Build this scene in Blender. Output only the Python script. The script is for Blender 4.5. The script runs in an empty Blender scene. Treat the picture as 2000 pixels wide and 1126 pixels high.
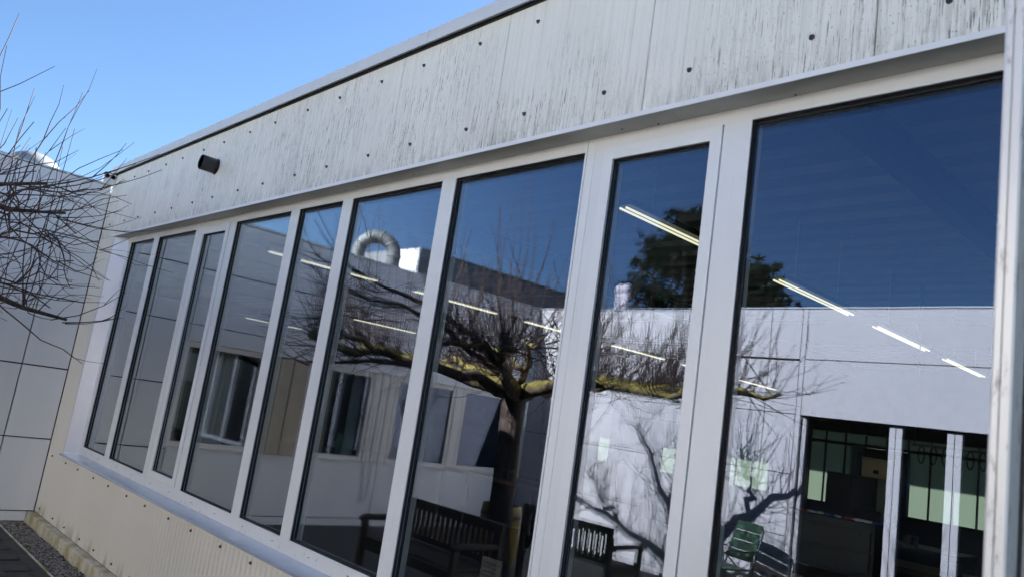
import bpy, math, random
from mathutils import Vector, Matrix
random.seed(11)
G = 0.9                     # the courtyard ground lies 0.9 m under the bottom edge of the window glass
scn = bpy.context.scene
col = scn.collection
# ------------------------------------------------------------------ camera
cam_d = bpy.data.cameras.new('camera'); cam = bpy.data.objects.new('camera', cam_d); col.objects.link(cam)
CP = Vector((9.7498, -2.5244, 0.9237 + G))
fw = Vector((-0.72722471, 0.66601301, 0.16604485)); rt = Vector((0.68606228, 0.71286055, 0.14542483)); up = Vector((0.021512, -0.21967364, 0.97533621))
M = Matrix.Identity(4)
for i in range(3):
    M[i][0] = rt[i]; M[i][1] = up[i]; M[i][2] = -fw[i]; M[i][3] = CP[i]
cam.matrix_world = M
cam_d.sensor_width = 36; cam_d.lens = 36 * 1503.9 / 2000; cam_d.clip_start = 0.05; cam_d.clip_end = 600
cam_d.dof.use_dof = True; cam_d.dof.focus_distance = 6.5; cam_d.dof.aperture_fstop = 4.5
scn.camera = cam
# ------------------------------------------------------------------ sky and sun
SUN = Vector((-0.22, 1.0, 0.64)).normalized()
EL = math.asin(SUN.z); AZ = math.atan2(SUN.x, SUN.y)
w = bpy.data.worlds.new('World'); scn.world = w; w.use_nodes = True
nt = w.node_tree; sky = nt.nodes.new('ShaderNodeTexSky'); sky.sky_type = 'NISHITA'; sky.sun_disc = False
sky.sun_elevation = EL; sky.sun_rotation = AZ; sky.air_density = 1.0; sky.dust_density = 0.3; sky.ozone_density = 6.0
bg = nt.nodes['Background']; bg.inputs[1].default_value = 0.043; nt.links.new(sky.outputs[0], bg.inputs[0])
sd = bpy.data.lights.new('sun', 'SUN'); sd.energy = 5.0; sd.angle = math.radians(0.53); sd.color = (1, 0.97, 0.92)
so = bpy.data.objects.new('sun', sd); col.objects.link(so); so.location = (0, 20, 30)
so.rotation_euler = (-SUN).to_track_quat('-Z', 'Y').to_euler()
scn.view_settings.view_transform = 'Standard'; scn.view_settings.look = 'None'; scn.view_settings.gamma = 1
scn.view_settings.exposure = 2.28
scn.cycles.max_bounces = 10; scn.cycles.transparent_max_bounces = 24; scn.cycles.glossy_bounces = 5; scn.cycles.diffuse_bounces = 5
scn.cycles.caustics_reflective = False; scn.cycles.caustics_refractive = False
scn.cycles.sample_clamp_indirect = 6; scn.cycles.use_adaptive_sampling = False
# ------------------------------------------------------------------ materials
MT = {}
class NT:
    def __init__(s, name):
        s.m = bpy.data.materials.new(name); s.m.use_nodes = True; s.t = s.m.node_tree
        s.b = s.t.nodes['Principled BSDF']; s.o = s.t.nodes['Material Output']; MT[name] = s.m
    def n(s, typ, **k):
        x = s.t.nodes.new(typ)
        for a, v in k.items(): setattr(x, a, v)
        return x
    def l(s, a, b): s.t.links.new(a, b)
    def pos(s, sc=(1, 1, 1)):
        g = s.n('ShaderNodeNewGeometry'); m = s.n('ShaderNodeMapping'); m.inputs['Scale'].default_value = sc
        s.l(g.outputs['Position'], m.inputs['Vector']); return m.outputs[0]
    def noise(s, sc, scale=1.0, detail=4, rough=0.55):
        n = s.n('ShaderNodeTexNoise'); n.inputs['Scale'].default_value = scale; n.inputs['Detail'].default_value = detail; n.inputs['Roughness'].default_value = rough
        s.l(s.pos(sc), n.inputs['Vector']); return n.outputs[0]
    def ramp(s, v, a, b, ca=(0, 0, 0, 1), cb=(1, 1, 1, 1)):
        r = s.n('ShaderNodeValToRGB'); e = r.color_ramp.elements; e[0].position = a; e[0].color = ca; e[1].position = b; e[1].color = cb
        s.l(v, r.inputs[0]); return r.outputs[0]
    def math(s, op, a, b=None, c=None):
        m = s.n('ShaderNodeMath', operation=op)
        for i, v in enumerate((a, b, c)):
            if v is None: continue
            if isinstance(v, (int, float)): m.inputs[i].default_value = v
            else: s.l(v, m.inputs[i])
        return m.outputs[0]
    def mix(s, f, a, b):
        m = s.n('ShaderNodeMix', data_type='RGBA')
        for i, v in ((0, f), (6, a), (7, b)):
            if isinstance(v, (int, float)): m.inputs[i].default_value = v
            elif isinstance(v, tuple): m.inputs[i].default_value = (*v[:3], 1)
            else: s.l(v, m.inputs[i])
        return m.outputs[2]
    def bump(s, h, dist, strength=1.0):
        b = s.n('ShaderNodeBump'); b.inputs['Distance'].default_value = dist; b.inputs['Strength'].default_value = strength
        s.l(h, b.inputs['Height']); s.l(b.outputs[0], s.b.inputs['Normal']); return b.outputs[0]
def plain(name, c, rough=0.5, metal=0.0, var=0.12, vs=6.0, bump=0.0, bs=60, spec=0.5):
    t = NT(name); n = t.noise((1, 1, 1), vs, 5)
    d = tuple(x * (1 - var) for x in c); u = tuple(min(1, x * (1 + var)) for x in c)
    cc_ = t.mix(t.ramp(n, 0.3, 0.7), d, u)
    if name.startswith('panel_'):
        oi = t.n('ShaderNodeObjectInfo'); cc_ = t.mix(t.math('MULTIPLY', oi.outputs['Random'], .10), cc_, (.35, .36, .38))
        dr = t.ramp(t.noise((5, 5, .5), 1, 5, .6), .55, .8); cc_ = t.mix(t.math('MULTIPLY', dr, .12), cc_, (.30, .29, .25))
    t.l(cc_, t.b.inputs['Base Color'])
    t.b.inputs['Roughness'].default_value = rough; t.b.inputs['Metallic'].default_value = metal
    t.b.inputs['Specular IOR Level'].default_value = spec
    if bump: t.bump(t.noise((1, 1, 1), bs, 3), bump)
    return t.m
def skin(name, c, streaks, ribs):
    """white ribbed sandwich panel, with algae streaks running down and speckles"""
    t = NT(name)
    big = t.noise((0.9, 0.9, 0.5), 1.3, 3)
    base = t.mix(t.ramp(big, 0.3, 0.7), tuple(x * .93 for x in c), c)
    if streaks:
        st = t.noise((85, 1, 1.6), 1.0, 4, 0.65); st2 = t.noise((190, 1, 4.0), 1.0, 2, 0.6)
        patch = t.noise((0.8, 1, 0.6), 1.6, 3)
        g = t.n('ShaderNodeNewGeometry'); sp = t.n('ShaderNodeSeparateXYZ'); t.l(g.outputs['Position'], sp.inputs[0])
        low = t.math('SUBTRACT', 1.0, t.math('MULTIPLY', t.math('SUBTRACT', sp.outputs[2], 2.26 + G), 1.25)); low = t.math('MAXIMUM', t.math('MINIMUM', low, 1.0), 0.0)
        # drips break up into dashes and specks
        dash = t.noise((75, 1, 11), 1.0, 4, 0.7); speck = t.noise((110, 1, 70), 1.0, 3, 0.6)
        amt = t.math('MULTIPLY', t.ramp(patch, 0.34, 0.66), t.math('ADD', t.math('MULTIPLY', low, 0.75), 0.42))
        m1 = t.math('MULTIPLY', t.ramp(st, 0.48, 0.64), amt)
        m2 = t.math('MULTIPLY', t.ramp(t.math('MULTIPLY', st2, dash), 0.300, 0.37), t.math('MULTIPLY', amt, 1.35))
        m3 = t.math('MULTIPLY', t.ramp(speck, 0.635, 0.70), t.math('ADD', t.math('MULTIPLY', amt, 1.1), .10))
        run = t.math('MULTIPLY', t.ramp(t.noise((70, 1, .35), 1, 3, .6), .54, .72), .34)
        base = t.mix(run, base, (0.36, 0.36, 0.29))
        base = t.mix(t.math('MULTIPLY', m1, 0.55), base, (0.26, 0.26, 0.20))
        foot = t.math('MULTIPLY', t.ramp(low, 0.78, 1.0), t.ramp(t.noise((30, 1, 7), 1, 4, .7), .42, .7))
        base = t.mix(t.math('MULTIPLY', foot, 0.6), base, (0.15, 0.15, 0.10))
        base = t.mix(t.math('MINIMUM', t.math('MULTIPLY', m2, 1.0), 0.85), base, (0.08, 0.08, 0.055))
        base = t.mix(t.math('MINIMUM', m3, 0.85), base, (0.06, 0.06, 0.045))
    else:
        g = t.n('ShaderNodeNewGeometry'); sp = t.n('ShaderNodeSeparateXYZ'); t.l(g.outputs['Position'], sp.inputs[0])
        low = t.math('SUBTRACT', 1.0, t.math('MULTIPLY', t.math('SUBTRACT', sp.outputs[2], 0.08), 6.0)); low = t.math('MAXIMUM', t.math('MINIMUM', low, 1.0), 0.0)
        f = t.math('MULTIPLY', low, t.ramp(t.noise((9, 1, 3), 1, 4), 0.45, 0.62))
        base = t.mix(t.math('MULTIPLY', f, .75), base, (0.22, 0.20, 0.05))
        f2 = t.ramp(t.noise((40, 1, 40), 1, 2), .70, .76)
        base = t.mix(t.math('MULTIPLY', f2, .35), base, (0.25, 0.22, 0.15))
    t.l(base, t.b.inputs['Base Color']); t.b.inputs['Roughness'].default_value = 0.42
    wv = t.n('ShaderNodeTexWave', wave_type='BANDS', bands_direction='X', wave_profile='SIN'); wv.inputs['Scale'].default_value = 2 * math.pi / 20 / ribs
    wv.inputs['Distortion'].default_value = 0; t.l(t.pos(), wv.inputs['Vector'])
    h = t.ramp(wv.outputs[1], 0.86, 1.0)
    t.bump(h, 0.007 if not streaks else 0.0015)
    return t.m
skin('fascia_white', (0.82, 0.815, 0.755), True, 0.048)
skin('wall_cream', (0.78, 0.765, 0.69), False, 0.066)
plain('frame_white', (0.76, 0.80, 0.82), 0.32, var=0.02, vs=2)
def grubby(name, c):
    t = NT(name); a = t.ramp(t.noise((26, 26, 20), 1, 5, .7), .60, .68)
    g = t.n('ShaderNodeNewGeometry'); sp = t.n('ShaderNodeSeparateXYZ'); t.l(g.outputs['Position'], sp.inputs[0])
    lo = t.ramp(sp.outputs[2], .80 + .05, .80 + .12, (1, 1, 1, 1), (.06, .06, .06, 1)); a = t.math('MULTIPLY', a, lo)
    a = t.math('MAXIMUM', a, t.math('MULTIPLY', t.ramp(t.noise((40, 40, 2.2), 1, 4, .6), .60, .78), .22))
    t.l(t.mix(t.math('MULTIPLY', a, .7), t.mix(t.ramp(t.noise((2, 2, 2), 1, 3), .3, .7), tuple(x * .93 for x in c), c), (0.16, 0.13, 0.09)), t.b.inputs['Base Color'])
    t.b.inputs['Roughness'].default_value = 0.3
grubby('frame_speckled', (0.76, 0.80, 0.82))
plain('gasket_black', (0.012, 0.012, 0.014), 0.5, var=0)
plain('joint_dark', (0.05, 0.055, 0.065), 0.7, var=0)
plain('sill_metal', (0.60, 0.69, 0.84), 0.27, metal=0.55, var=0.05, vs=9)
plain('reveal_blue', (0.46, 0.51, 0.60), 0.35, metal=.2, var=0.04)
plain('drip_white', (0.74, 0.76, 0.78), 0.35, var=0.05)
plain('soffit_grey', (0.50, 0.50, 0.47), 0.5, var=0.06)
plain('coping_metal', (0.62, 0.64, 0.66), 0.4, metal=0.1, var=0.04)
plain('screw_steel', (0.07, 0.075, 0.08), 0.35, metal=0.7, var=0.2)
plain('vent_black', (0.022, 0.022, 0.024), 0.45, var=0.2)
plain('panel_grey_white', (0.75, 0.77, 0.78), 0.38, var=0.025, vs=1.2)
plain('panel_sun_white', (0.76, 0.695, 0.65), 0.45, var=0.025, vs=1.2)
plain('roof_felt', (0.10, 0.105, 0.11), 0.8, var=0.2)
plain('plant_shaded_grey', (0.20, 0.21, 0.22), 0.6, var=0.1)
plain('plant_sunlit_white', (0.80, 0.79, 0.77), 0.5, var=0.04)
plain('duct_foil', (0.17, 0.18, 0.18), 0.6, metal=0.5, var=0.25, vs=7, bump=0.01, bs=9)
plain('window_alu', (0.72, 0.69, 0.65), 0.45, var=0.05)
plain('beige_panel', (0.42, 0.37, 0.27), 0.6, var=0.1)
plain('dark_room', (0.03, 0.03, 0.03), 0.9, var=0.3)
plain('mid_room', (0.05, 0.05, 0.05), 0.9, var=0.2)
plain('interior_deck', (0.42, 0.42, 0.42), 0.5, var=0.05)
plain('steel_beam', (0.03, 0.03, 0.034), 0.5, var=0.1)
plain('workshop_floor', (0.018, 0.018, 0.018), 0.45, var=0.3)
plain('brown_steel', (0.05, 0.03, 0.018), 0.6, var=0.2)
plain('door_cream', (0.60, 0.55, 0.40), 0.6, var=0.06)
plain('curtain_beige', (0.45, 0.40, 0.27), 0.9, var=0.1)
plain('curtain_white', (0.60, 0.60, 0.55), 0.9, var=0.1)
plain('cable_white', (0.70, 0.70, 0.70), 0.5)
plain('bench_wood', (0.13, 0.085, 0.055), 0.7, var=0.35, vs=9, bump=0.004, bs=30)
plain('green_paint', (0.06, 0.12, 0.065), 0.5, var=0.2)
plain('tube_metal', (0.08, 0.085, 0.09), 0.4, metal=0.6)
plain('tool_red', (0.35, 0.03, 0.02), 0.4); plain('tool_blue', (0.03, 0.08, 0.25), 0.4); plain('tool_white', (0.7, 0.7, 0.68), 0.5)
plain('wood_top', (0.10, 0.06, 0.035), 0.5, var=0.25); plain('crate_yellow', (0.33, 0.22, 0.03), 0.5)
plain('paper', (0.13, 0.12, 0.11), 0.8); plain('machine_grey', (0.025, 0.027, 0.03), 0.5)
plain('dome_acrylic', (0.30, 0.32, 0.34), 0.15, var=0.05)
plain('flue_pink', (0.62, 0.56, 0.58), 0.5, var=0.06)
plain('leaf_brown', (0.16, 0.055, 0.02), 0.7, var=0.4, vs=40)
# weathered door-leaf metal
t = NT('door_weathered'); a = t.noise((34, 34, 9), 1, 5, .75); r = t.ramp(a, .55, .66)
t.l(t.mix(t.math('MULTIPLY', r, .75), t.mix(t.ramp(t.noise((3, 3, 1), 1, 3), .3, .7), (0.70, 0.72, 0.73), (0.86, 0.86, 0.82)), (0.22, 0.19, 0.16)), t.b.inputs['Base Color'])
t.b.inputs['Roughness'].default_value = 0.38; t.b.inputs['Metallic'].default_value = 0.15
t = NT('door_face'); r = t.ramp(t.noise((1.2, 9, 5), 1, 5, .6), .60, .72)
t.l(t.mix(r, (0.50, 0.52, 0.52), (0.42, 0.18, 0.05)), t.b.inputs['Base Color']); t.b.inputs['Roughness'].default_value = 0.45
# plinth: algae stained concrete board
t = NT('plinth_stained'); a = t.noise((5, 5, 2.5), 1, 5, .65); b = t.noise((30, 30, 12), 1, 3)
c1 = t.mix(t.ramp(a, .40, .64), (0.58, 0.56, 0.47), (0.30, 0.27, 0.13))
t.l(t.mix(t.math('MULTIPLY', t.ramp(b, .60, .70), .7), c1, (0.11, 0.09, 0.05)), t.b.inputs['Base Color']); t.b.inputs['Roughness'].default_value = 0.7
# paving
t = NT('paver_dark'); a = t.noise((7, 7, 7), 1, 5, .6); b = t.noise((90, 90, 90), 1, 3)
t.l(t.mix(t.ramp(a, .3, .7), (0.028, 0.03, 0.032), (0.06, 0.06, 0.058)), t.b.inputs['Base Color']); t.b.inputs['Roughness'].default_value = .75; t.bump(b, .003)
t = NT('paving_sheet'); a = t.noise((1.4, 1.4, 1.4), 1, 5, .6); br = t.n('ShaderNodeTexBrick'); t.l(t.pos(), br.inputs['Vector']); br.inputs['Scale'].default_value = 2.5
br.inputs['Color1'].default_value = (.05, .05, .05, 1); br.inputs['Color2'].default_value = (.035, .036, .038, 1); br.inputs['Mortar'].default_value = (.018, .018, .015, 1); br.inputs['Mortar Size'].default_value = .012
t.l(t.mix(t.math('MULTIPLY', t.ramp(a, .4, .7), .5), br.outputs[0], (0.04, 0.042, 0.02)), t.b.inputs['Base Color']); t.b.inputs['Roughness'].default_value = .8
t = NT('earth'); t.l(t.mix(t.ramp(t.noise((.3, .3, .3), 1, 6), .35, .65), (.04, .05, .02), (.07, .065, .04)), t.b.inputs['Base Color']); t.b.inputs['Roughness'].default_value = .95
t = NT('gravel_bed'); t.l(t.mix(t.ramp(t.noise((60, 60, 60), 1, 3), .35, .65), (.012, .011, .009), (.05, .045, .035)), t.b.inputs['Base Color']); t.b.inputs['Roughness'].default_value = .9
t = NT('pebble'); oi = t.noise((55, 55, 55), 1, 1); t.l(t.mix(t.ramp(oi, .38, .66), (.05, .048, .045), (.36, .34, .31)), t.b.inputs['Base Color']); t.b.inputs['Roughness'].default_value = .7
# bark with yellow moss on the upper side, as on the real limbs
t = NT('bark_moss'); g = t.n('ShaderNodeNewGeometry'); sp = t.n('ShaderNodeSeparateXYZ'); t.l(g.outputs['Normal'], sp.inputs[0])
a = t.noise((14, 14, 11), 1, 6, .75); mm = t.math('ADD', t.math('MULTIPLY', sp.outputs[2], .16), a)
bark = t.mix(t.ramp(t.noise((22, 22, 7), 1, 5, .7), .35, .65), (.06, .045, .03), (.24, .17, .12))
t.l(t.mix(t.ramp(mm, .40, .60), bark, t.mix(t.noise((40, 40, 40), 1, 3), (.22, .17, .03), (.55, .42, .10))), t.b.inputs['Base Color']); t.b.inputs['Roughness'].default_value = .9; t.bump(t.noise((30, 30, 12), 1, 4), .02)
t = NT('bark_trunk'); bark = t.mix(t.ramp(t.noise((18, 18, 5), 1, 5, .7), .38, .62), (.035, .024, .018), (.17, .115, .08))
t.l(bark, t.b.inputs['Base Color']); t.b.inputs['Roughness'].default_value = .9; t.bump(t.noise((25, 25, 8), 1, 4), .03)
plain('twig_brown', (0.075, 0.045, 0.036), 0.7, var=0.35, vs=12)
plain('pine_needles', (0.022, 0.04, 0.018), 0.8, var=0.4, vs=2); plain('pine_bark', (0.09, 0.05, 0.03), 0.9)
def glass(name, r0, tint, wave, seed):
    t = NT(name); t.t.nodes.remove(t.b)
    tr = t.n('ShaderNodeBsdfTransparent'); tr.inputs[0].default_value = (*tint, 1)
    gl = t.n('ShaderNodeBsdfGlossy'); gl.inputs['Roughness'].default_value = 0.0; gl.inputs[0].default_value = (.62, .735, 1, 1)
    n = t.n('ShaderNodeTexNoise'); n.inputs['Scale'].default_value = 1.0; n.inputs['Detail'].default_value = 2.0; n.noise_dimensions = '4D'; n.inputs['W'].default_value = seed
    t.l(t.pos((2.6, 2.6, 5.0)), n.inputs['Vector'])
    bp = t.n('ShaderNodeBump'); bp.inputs['Distance'].default_value = wave; t.l(n.outputs[0], bp.inputs['Height']); t.l(bp.outputs[0], gl.inputs['Normal'])
    g = t.n('ShaderNodeNewGeometry'); d = t.n('ShaderNodeVectorMath', operation='DOT_PRODUCT'); t.l(g.outputs['Incoming'], d.inputs[0]); t.l(g.outputs['Normal'], d.inputs[1])
    c = t.math('ABSOLUTE', d.outputs['Value']); k = t.math('POWER', t.math('SUBTRACT', 1.0, c), 2.15)
    f = t.math('ADD', t.math('MULTIPLY', k, 1 - r0), r0)
    t.l(t.mix(t.math('MINIMUM', t.math('MULTIPLY', k, 2.6), 1.0), (.62, .735, 1), (.93, .95, .97)), gl.inputs[0])   # coating tints near-normal reflections only
    mx = t.n('ShaderNodeMixShader'); t.l(f, mx.inputs[0]); t.l(tr.outputs[0], mx.inputs[1]); t.l(gl.outputs[0], mx.inputs[2]); t.l(mx.outputs[0], t.o.inputs[0])
    return t.m
for k in range(3):
    glass('glass_outer_%d' % k, 0.080, (0.93, 0.96, 0.95), 0.00009, 3.0 + k * 7)
    glass('glass_inner_%d' % k, 0.060, (0.93, 0.96, 0.95), 0.00009, 5.0 + k * 7)
# translucent green channel glass at the back of the workshop, lit by the sun from outside
t = NT('channel_glass'); t.t.nodes.remove(t.b); tl = t.n('ShaderNodeBsdfTranslucent'); df = t.n('ShaderNodeBsdfDiffuse')
cc = t.mix(t.noise((3, 1, .5), 1, 3), (0.055, 0.075, 0.06), (0.08, 0.10, 0.08)); t.l(cc, tl.inputs[0]); df.inputs[0].default_value = (.16, .22, .18, 1)
mx = t.n('ShaderNodeMixShader'); mx.inputs[0].default_value = .35; t.l(tl.outputs[0], mx.inputs[1]); t.l(df.outputs[0], mx.inputs[2]); t.l(mx.outputs[0], t.o.inputs[0])
t = NT('lamp_glow'); t.t.nodes.remove(t.b); e = t.n('ShaderNodeEmission'); e.inputs[0].default_value = (1, .93, .68, 1); e.inputs[1].default_value = 0.25; t.l(e.outputs[0], t.o.inputs[0])
# ------------------------------------------------------------------ mesh helpers (coordinates: z=0 at the bottom of the glass; G is added on linking)
ORG = {}
def worg(o):
    return ORG[o.name] if o is not None else Vector((0, 0, 0))
def tag(o, label=None, cat=None, group=None, kind=None):
    if label: o['label'] = label
    if cat: o['category'] = cat
    if group: o['group'] = group
    if kind: o['kind'] = kind
    return o
def thing(name, loc, label=None, cat=None, group=None):
    o = bpy.data.objects.new(name, None); o.empty_display_size = .1; col.objects.link(o)
    L = Vector(loc) + Vector((0, 0, G)); o.location = L; ORG[o.name] = L
    return tag(o, label, cat, group)
def link(name, me, W, parent=None, rot=None):
    o = bpy.data.objects.new(name, me); col.objects.link(o)
    o.location = W - worg(parent); o.parent = parent; ORG[o.name] = W
    if rot: o.rotation_euler = rot
    return o
class MB:
    def __init__(s): s.v = []; s.f = []; s.sm = []
    def add(s, vs, fs, smooth=False):
        n = len(s.v); s.v += [tuple(v) for v in vs]; s.f += [tuple(i + n for i in f) for f in fs]; s.sm += [smooth] * len(fs); return s
    def box(s, x0, x1, y0, y1, z0, z1):
        v = [(x, y, z) for x in (x0, x1) for y in (y0, y1) for z in (z0, z1)]
        return s.add(v, [(0, 1, 3, 2), (4, 6, 7, 5), (0, 4, 5, 1), (2, 3, 7, 6), (0, 2, 6, 4), (1, 5, 7, 3)])
    def cbox(s, x0, x1, y0, y1, z0, z1, c, face):
        """box whose face ('-y','+y','+x') has chamfered edges"""
        if face in ('-y', '+y'):
            yf, yb = (y0, y1) if face == '-y' else (y1, y0); d = c if face == '-y' else -c
            b = [(x0, yb, z0), (x1, yb, z0), (x1, yb, z1), (x0, yb, z1)]; m = [(x, yf + d, z) for x, _, z in b]
            f = [(x0 + c, yf, z0 + c), (x1 - c, yf, z0 + c), (x1 - c, yf, z1 - c), (x0 + c, yf, z1 - c)]
        else:
            b = [(x0, y0, z0), (x0, y1, z0), (x0, y1, z1), (x0, y0, z1)]; m = [(x1 - c, y, z) for _, y, z in b]
            f = [(x1, y0 + c, z0 + c), (x1, y1 - c, z0 + c), (x1, y1 - c, z1 - c), (x1, y0 + c, z1 - c)]
        fs = [(3, 2, 1, 0), (8, 9, 10, 11)]
        for i in range(4):
            j = (i + 1) % 4; fs += [(i, j, 4 + j, 4 + i), (4 + i, 4 + j, 8 + j, 8 + i)]
        return s.add(b + m + f, fs)
    def tube(s, P, R, n=6, cap=True, smooth=True):
        P = [Vector(p) for p in P]
        if isinstance(R, (int, float)): R = [R] * len(P)
        vs = []; ref = None
        for i, p in enumerate(P):
            d = (P[min(i + 1, len(P) - 1)] - P[max(i - 1, 0)]).normalized()
            if ref is None: ref = d.orthogonal().normalized()
            ref = (ref - d * ref.dot(d)); ref = ref.normalized() if ref.length > 1e-6 else d.orthogonal().normalized()
            b = d.cross(ref)
            for k in range(n):
                a = 2 * math.pi * k / n; vs.append(p + (ref * math.cos(a) + b * math.sin(a)) * R[i])
        fs = []
        for i in range(len(P) - 1):
            for k in range(n):
                k2 = (k + 1) % n; fs.append((i * n + k, i * n + k2, (i + 1) * n + k2, (i + 1) * n + k))
        s.add(vs, fs, smooth)
        if cap: s.add([], []); b0 = len(s.v) - len(vs); s.f += [tuple(b0 + k for k in reversed(range(n))), tuple(b0 + (len(P) - 1) * n + k for k in range(n))]; s.sm += [False, False]
        return s
    def ring(s, xo0, xo1, zo0, zo1, xi0, xi1, zi0, zi1, y0, y1):
        """rectangular frame in the xz plane, mitred, from y0 to y1"""
        vs = []
        for y in (y0, y1):
            vs += [(xo0, y, zo0), (xo1, y, zo0), (xo1, y, zo1), (xo0, y, zo1), (xi0, y, zi0), (xi1, y, zi0), (xi1, y, zi1), (xi0, y, zi1)]
        fs = []
        for i in range(4):
            j = (i + 1) % 4
            fs += [(i, j, 4 + j, 4 + i), (8 + j, 8 + i, 12 + i, 12 + j), (j, i, 8 + i, 8 + j), (4 + i, 4 + j, 12 + j, 12 + i)]
        return s.add(vs, fs)
    def ringx(s, yo0, yo1, zo0, zo1, yi0, yi1, zi0, zi1, x0, x1):
        n = len(s.v); s.ring(yo0, yo1, zo0, zo1, yi0, yi1, zi0, zi1, x0, x1)
        s.v[n:] = [(b, a, c) for a, b, c in s.v[n:]]; return s
    def build(s, name, mat, parent=None):
        vs = [Vector(v) for v in s.v]
        lo = [min(v[i] for v in vs) for i in range(3)]; hi = [max(v[i] for v in vs) for i in range(3)]
        c = Vector(((lo[0] + hi[0]) / 2, (lo[1] + hi[1]) / 2, lo[2]))
        me = bpy.data.meshes.new(name); me.from_pydata([v - c for v in vs], [], s.f); me.materials.append(MT[mat])
        if any(s.sm): me.polygons.foreach_set('use_smooth', s.sm)
        me.update()
        return link(name, me, c + Vector((0, 0, G)), parent)
def box(name, mat, parent, *a): return MB().box(*a).build(name, mat, parent)
# ------------------------------------------------------------------ ground
ground = MB().add([(-150, -150, -1.0), (150, -150, -1.0), (150, 150, -1.0), (-150, 150, -1.0)], [(0, 1, 2, 3)]).build('ground', 'earth'); tag(ground, kind='structure')
paving = box('paving', 'paving_sheet', None, 0, 14, -7.08, -.47, -.99, -.912); tag(paving, kind='structure')
pav_me = None
def share(me_holder, name, parent, W, rot=None): return link(name, me_holder, Vector(W) + Vector((0, 0, G)), parent, rot)
pm = MB().cbox(-.148, .148, -.098, .098, 0, .0135, .003, '-y')
# slabs: laid flat, long side away from the wall, one soldier row beside the gravel
def slab_mesh(lx, ly, name):
    h = .014; c = .004
    b = [(-lx, -ly, 0), (lx, -ly, 0), (lx, ly, 0), (-lx, ly, 0)]; m = [(x, y, h - c) for x, y, _ in b]; tp = [(x - c * (1 if x > 0 else -1), y - c * (1 if y > 0 else -1), h) for x, y, _ in b]
    fs = [(3, 2, 1, 0), (8, 9, 10, 11)]
    for i in range(4):
        j = (i + 1) % 4; fs += [(i, j, 4 + j, 4 + i), (4 + i, 4 + j, 8 + j, 8 + i)]
    me = bpy.data.meshes.new(name); me.from_pydata(b + m + tp, [], fs); me.materials.append(MT['paver_dark']); me.update(); return me
mA = slab_mesh(.096, .046, 'paver'); mB = slab_mesh(.096, .196, 'paver')
for i in range(18):
    share(mA, 'paver', paving, (.10 + i * .2, -.52, -.912 + random.uniform(-.001, .001)), (random.uniform(-.006, .006), random.uniform(-.006, .006), 0))
    for j in range(4):
        share(mB, 'paver', paving, (.10 + i * .2, -.77 - j * .4 - (.2 if i % 2 else 0), -.912 + random.uniform(-.001, .001)), (random.uniform(-.005, .005), random.uniform(-.006, .006), random.uniform(-.006, .006)))
edge = box('kerb', 'plinth_stained', None, 0.0, 12, -.472, -.458, -.96, -.893); tag(edge, kind='structure')
bed = box('gravel_strip', 'gravel_bed', None, -.02, 12, -.456, -.10, -.985, -.93); tag(bed, kind='structure')
peb = MB(); rg = random.Random(4)
base_ico = [(1, 0, 0), (0, 1, 0), (-1, 0, 0), (0, -1, 0), (0, 0, 1), (0, 0, -1), (.6, .6, .55), (-.6, .6, .5), (-.6, -.6, .55), (.6, -.6, .5)]
base_f = [(6, 4, 0), (0, 1, 6), (6, 1, 4), (1, 7, 4), (1, 2, 7), (7, 2, 4), (2, 8, 4), (2, 3, 8), (8, 3, 4), (3, 9, 4), (3, 0, 9), (9, 0, 4), (0, 5, 1), (1, 5, 2), (2, 5, 3), (3, 5, 0)]
for i in range(3600):
    x = rg.uniform(.02, 3.4); y = rg.uniform(-.445, -.205); r = rg.uniform(.006, .017); a = rg.uniform(0, 6.28); ca, sa = math.cos(a), math.sin(a); ex = rg.uniform(1, 1.6); z = -.926 + rg.uniform(0, .016)
    peb.add([(x + (p[0] * ca * ex - p[1] * sa) * r, y + (p[0] * sa * ex + p[1] * ca) * r, z + p[2] * r * .7) for p in base_ico], base_f, True)
tag(peb.build('pebbles', 'pebble'), 'grey and pale pebbles along the foot of the cream wall', 'pebbles', kind='stuff')
for i, (x, y, a, wd) in enumerate([(.45, -.26, .3, 'in the corner under the grey panel wall'), (.75, -.38, 1.6, 'on the pebbles, second from the corner'), (1.25, -.40, 2.6, 'against the paving edge'), (1.75, -.34, .9, 'on the pebbles, nearest to the camera'), (.22, -.31, 2.1, 'half hidden in the far corner')]):
    lf = MB(); vs = []
    for k in range(9):
        u = k / 8; hw = .022 * math.sin(math.pi * min(.98, u + .02)) + .002; zz = .012 * math.sin(u * 4 + i)
        px, py = (u - .5) * .075, hw
        for sgn in (-1, 0, 1): vs.append((x + px * math.cos(a) - py * sgn * math.sin(a), y + px * math.sin(a) + py * sgn * math.cos(a), -.908 + zz + (.006 if sgn else 0)))
    lf.add(vs, [(3 * k + q, 3 * k + 3 + q, 3 * k + 4 + q, 3 * k + 1 + q) for k in range(8) for q in (0, 1)], True)
    tag(lf.build('fallen_leaf', 'leaf_brown'), 'curled red-brown fallen leaf ' + wd, 'leaf', 'fallen leaves on the pebbles')
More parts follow.
